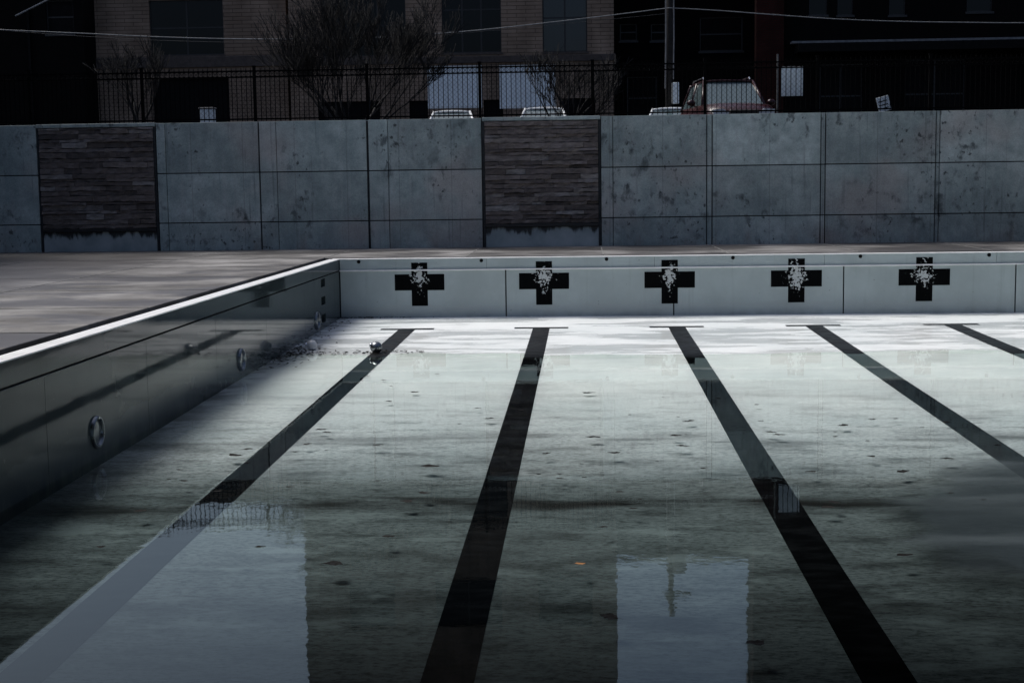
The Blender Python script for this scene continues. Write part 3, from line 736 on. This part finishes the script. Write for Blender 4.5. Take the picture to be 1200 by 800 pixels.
    obj('grille', bxm(-.36, .36, f-.01, f+.1, hood-.38, hood-.20, bev=.02), M['plastic'], t)
    obj('bumper', bxm(-hw*.72, hw*.72, f-.03, f+.2, .34, .50, bev=.03), M['plastic'], t)
    obj('licence_plate', bxm(-.17, .17, f-.045, f-.031, .43, .55), M['white'], t)
    return t
Yc = 36.6
make_car('suv', 'dark red sport utility car facing the fence beside the white notice sign', (ax(856, Yc), Yc+1.2, ZUP), .10, M['carred'], True)
def roofcar(px, Y, lab, rz=0): make_car('sedan', lab, (ax(px, Y), Y, ZUP), rz, M['carwhite'], False, 'white cars parked behind the wall')
roofcar(530, 46.2, 'white car parked under the window blind next to the bare vase shaped tree', .06)
roofcar(637.5, 45.2, 'white car parked behind the stone panel, below the blind nearest the leaning tree', 0)
roofcar(786, 46.6, 'white car parked behind the wall at the foot of the utility pole', -.05)

# ------------------------------------------------------------------ pole, cables, signs
YP = 50.0; xp = ax(784.5, YP)
up = tag(empty('utility_pole', (xp, YP, ZUP)), 'dark wooden utility pole with two pale conduits and a meter box', 'utility pole')
bm = bmesh.new(); tube(bm, [(0, 0, -.3), (0, 0, 4), (.03, 0, 9.0)], [.15, .135, .11], 12); obj('pole', bm, M['wood'], up, smooth=True)
for px, y1 in ((779.5, 104), (789, 93)):
    a = at(px, y1, YP-.2); bm = bmesh.new(); tube(bm, [a, at(px+.8, 45, YP-.2), at(px+.6, 10, YP-.2), at(px+.5, -40, YP-.2)], .026, 6); P_(up, 'conduit', bm, M['pale'])
a, b = at(787.5, 122, YP-.25), at(795.5, 97, YP-.25)
P_(up, 'meter_box', bxm(a.x, b.x, YP-.4, YP-.12, a.z, b.z, bev=.02), M['sign'])
bm = bmesh.new(); box(bm, -.2, .75, -.2, -.09, 8.2, 8.32); obj('cross_arm', bm, M['wood'], up)
bm = bmesh.new(); lathe(bm, [(0, 6.6), (.22, 6.62), (.24, 6.7), (.24, 7.35), (.2, 7.45), (0, 7.47)], 16, 'z', (.32, -.1, 0)); obj('transformer', bm, M['render'], up, smooth=True)
def cable(pts, lab, r=.016, mat='cable'):
    pts = [at(x, y, YP-.16) for x, y in pts]
    # smooth through the points
    P2 = []
    for i in range(len(pts)-1):
        p0, p1, p2, p3 = pts[max(i-1, 0)], pts[i], pts[i+1], pts[min(i+2, len(pts)-1)]
        for k in range(8):
            t_ = k/8; P2.append(.5*((2*p1)+(p2-p0)*t_+(2*p0-5*p1+4*p2-p3)*t_*t_+(3*p1-p0-3*p2+p3)*t_**3))
    P2.append(pts[-1]); bm = bmesh.new(); tube(bm, P2, r, 5); tag(obj('overhead_cable', bm, M[mat]), lab, 'cable')
cable([(-160, 26), (0, 35), (100, 39.5), (200, 44), (300, 46), (430, 44.5), (520, 39), (590, 32.5), (700, 20), (784, 9.5)], 'pale overhead cable sagging from the utility pole across the tan building')
cable([(784, 9.5), (840, 12.5), (900, 17), (980, 22.5), (1060, 25.5), (1130, 26.5), (1200, 27), (1330, 25)], 'pale overhead cable running from the utility pole past the red brick pier')
cable([(-160, 22), (100, 43), (300, 50), (480, 44), (640, 30), (784, 16)], 'thinner dark overhead cable just below the sagging pale one', .007, 'plastic')
def sign_on_post(px, x0, x1, y0, y1, Y, label, tilt=0):
    a, b = at(x0, y1, Y), at(x1, y0, Y); t = tag(empty('notice_sign', (ax(px, Y), Y, ZUP)), label, 'sign')
    bm = bmesh.new(); tube(bm, [(ax(px, Y), Y+.03, ZUP-.05), (ax(px, Y), Y+.03, b.z+.3)], .022, 8); P_(t, 'post', bm, M['render'])
    c = P_(t, 'board', bxm(a.x, b.x, Y-.012, Y, a.z, b.z, bev=.004), M['sign'])
    return t
sign_on_post(911, 915, 941, 78, 113, 34.6, 'blank white notice sign on a thin post behind the fence')
Yq = 35.2; a = at(1035.5, 122, Yq)
t = tag(empty('tilted_sign', (a.x, Yq, ZUP)), 'small tilted white sign with dark bars behind the fence', 'sign')
c = obj('board', bxm(-.15, .15, -.01, .01, -.18, .18, bev=.004), M['sign'], t, loc=(0, 0, a.z-ZUP), rot=(0, math.radians(-14), 0))
for z in (-.1, -.02, .07): obj('bar', bxm(-.12, .10, -.016, -.0105, z-.012, z+.012), M['dark'], c)
bm = bmesh.new(); tube(bm, [(0, .03, -.05), (0, .03, a.z-ZUP+.1)], .02, 6); obj('post', bm, M['plastic'], t)
a, b = at(236, 146, 37), at(251, 128, 37)
t = tag(empty('utility_cabinet', ((a.x+b.x)/2, 37, ZUP)), 'small pale utility cabinet behind the fence near the small bare tree', 'cabinet')
hw = (b.x-a.x)/2
obj('cabinet', bxm(-hw, hw, -.14, .14, -.02, b.z-ZUP, bev=.015), M['sign'], t); obj('lid', bxm(-hw-.02, hw+.02, -.16, .16, b.z-ZUP+.001, b.z-ZUP+.04, bev=.01), M['pale'], t)

# ------------------------------------------------------------------ things lying in the pool
def on_water(px, py, z=ZW):
    d = _f + R2*((px-600)/FPX) + U2*((400-py)/FPX); return CAM + d*((z-ZC)/d.z)
def globe(px, py, r, label, rot, mat):
    p = on_water(px, py, ZW-.002); t = tag(empty('lamp_globe', (p.x, p.y, min(zf(p.x, p.y), ZW))), label, 'lamp globe'); t.rotation_euler = (0, 0, 0)
    z = ZW-min(zf(p.x, p.y), ZW)
    bm = bmesh.new(); lathe(bm, [(r*math.sin(a*PI/16)*(1 if a < 16 else 0), -r*math.cos(a*PI/16)) for a in range(17)], 28); g = obj('globe', bm, mat, t, loc=(0, 0, r*.96), rot=rot, smooth=True)
    bm = bmesh.new(); lathe(bm, [(r*.42, r*.86), (r*.44, r*1.0), (r*.48, r*1.02), (r*.48, r*1.12), (r*.36, r*1.16), (0, r*1.16)], 20); obj('collar', bm, M['chrome'], g, smooth=True)
globe(441, 414, .098, 'shiny grey lamp globe standing in the water on a lane line', (math.radians(-30), math.radians(-75), 0), M['ringm'])
globe(365.5, 410.5, .088, 'frosted white lamp globe lying by the side wall', (0, math.radians(-88), 0), M['globe'])
def leaf_mesh(seed):
    rnd = random.Random(seed); bm = bmesh.new(); n = 7; top = []; bot = []; mid = []
    for i in range(n+1):
        u = i/n; w_ = math.sin(PI*u**.8)*.32*(1+.25*rnd.uniform(-1, 1)); c = .10*math.sin(u*5+seed); cz = .16*(u-.5)**2
        mid.append(bm.verts.new((u-.5, c, cz))); top.append(bm.verts.new((u-.5, c+w_, cz+.09*rnd.random()))); bot.append(bm.verts.new((u-.5, c-w_, cz+.09*rnd.random())))
    for i in range(n):
        bm.faces.new((mid[i], mid[i+1], top[i+1], top[i])); bm.faces.new((bot[i], bot[i+1], mid[i+1], mid[i]))
    tube(bm, [(-.5, 0, .04), (-.72, .05, .05)], .012, 3)
    me = bpy.data.meshes.new('leaf'); bm.to_mesh(me); bm.free(); me.materials.append(M['leaf']); return me
LM = [leaf_mesh(i) for i in range(5)]
lg = 'dead leaves strewn over the wet pool floor'
spots = [(504, 546, 17), (376, 503, 10), (486, 459, 9), (512, 438, 5), (360, 520, 9), (345, 529, 8), (497, 577, 12), (476, 587, 14), (443, 521, 10), (573, 490, 10), (560, 478, 6), (383, 506, 8), (276, 533, 16), (290, 526, 10), (165, 598, 12), (215, 563, 9), (210, 550, 7), (390, 660, 20), (690, 460, 12), (807, 493, 12), (792, 510, 10), (800, 522, 12), (720, 530, 12), (695, 512, 14), (656, 560, 8), (655, 555, 6), (742, 595, 8), (726, 576, 9), (825, 548, 7), (988, 498, 12), (903, 506, 11), (913, 509, 11), (1021, 534, 8), (1110, 537, 12), (1058, 552, 14), (950, 552, 10), (978, 588, 12), (970, 594, 14), (1109, 494, 8), (1022, 491, 7), (1060, 650, 16), (714, 722, 20), (886, 752, 18), (707, 617, 8), (640, 531, 10), (610, 480, 6), (430, 440, 6), (455, 470, 8), (340, 570, 9), (255, 575, 8), (305, 640, 10), (455, 628, 12), (118, 640, 9)]
rnd = random.Random(3)
for k in range(34): spots.append((rnd.uniform(130, 1190), rnd.uniform(440, 600), rnd.uniform(3, 6)))
for i, (px, py, s) in enumerate(spots):
    p = on_water(px, py, ZW+.003)
    if p.x < XL+.08 or p.x > XR: continue
    z = max(ZW, zf(p.x, p.y)+.005)+.002; k = 1.35*s/(FPX/p.y)
    o = obj('dead_leaf', LM[i % 5], None, None, loc=(p.x, p.y, z), rot=(0, 0, rnd.uniform(-.5, .5)+(PI if i % 2 else 0))); o.scale = (k, k*rnd.uniform(.8, 1.3), k*.35)
    tag(o, 'small dark dead leaf lying on the wet pool floor', 'leaf', lg)
me = LM[1].copy(); me.materials.clear(); me.materials.append(M['leafo'])
p = on_water(680, 660, ZW+.003); o = obj('orange_leaf', me, None, None, loc=(p.x, p.y, ZW+.004), rot=(0, 0, .3)); k = 13/(FPX/p.y); o.scale = (k, k, k*.35)
tag(o, 'single orange leaf floating between two lane lines', 'leaf')
bm = bmesh.new()
for k in range(420):                     # litter drift at the shore line by the side wall
    if k < 200: x = XL+.02+abs(rnd.gauss(0, .28)); y = 22.6+rnd.gauss(0, .8)
    elif k < 300: x = XL+.3+rnd.uniform(0, 2.0); y = 22.75+rnd.gauss(0, .12)
    else: x = XL+.02+abs(rnd.gauss(0, .18)); y = rnd.uniform(24.5, D-.05) if k < 340 else D-.03-abs(rnd.gauss(0, .06))
    if k >= 340: x = XL+.02+abs(rnd.gauss(0, .7))
    z = max(ZW, zf(x, y))+.006; s = rnd.uniform(.012, .05); a = rnd.uniform(0, PI)
    q = [Vector((x+s*math.cos(a+b)*e, y+s*math.sin(a+b)*e, z+rnd.uniform(0, .025))) for b, e in ((0, 1), (PI/2, .5), (PI, 1), (3*PI/2, .5))]
    bm.faces.new([bm.verts.new(v) for v in q])
tag(obj('leaf_litter', bm, M['leaf']), 'drift of dark leaf litter against the side wall', 'leaf litter', kind='stuff')

# ------------------------------------------------------------------ unseen canopy and side blocks added to shade the pool
cp = tag(empty('added_canopy', (2, 8, 0)), 'unseen flat steel canopy added to shade the near end of the pool', 'canopy')
bm = bxm(-13, 14, -10, 11.8, 5.6, 5.8); P_(cp, 'roof', bm, M['roofm'])
for x in (-12.5, 13.5):
    for y in (-9, 1.2, 11.3): 
        P_(cp, 'post', bxm(x-.12, x+.12, y-.12, y+.12, -.04, 5.599), M['roofm'])
for y in (-9, 1.2, 11.3): P_(cp, 'beam', bxm(-13, 14, y-.1, y+.1, 5.3, 5.598), M['roofm'])
for x0, x1, lab in ((-30, -15.0, 'unseen grey block added to shade the deck beyond the glossy side wall'), (15.2, 30, 'unseen grey block added to shade the opposite deck')):
    t = tag(empty('added_side_block', ((x0+x1)/2, 18, 0)), lab, 'building')  # out-of-view masses added to cut skylight from both sides
    P_(t, 'wall', bxm(x0, x1, 0, YW-.4, -.06, 7), M['render']); P_(t, 'roof', bxm(x0-.6, x1+.6, -1, YW-.35, 7.001, 7.3), M['roofm'])
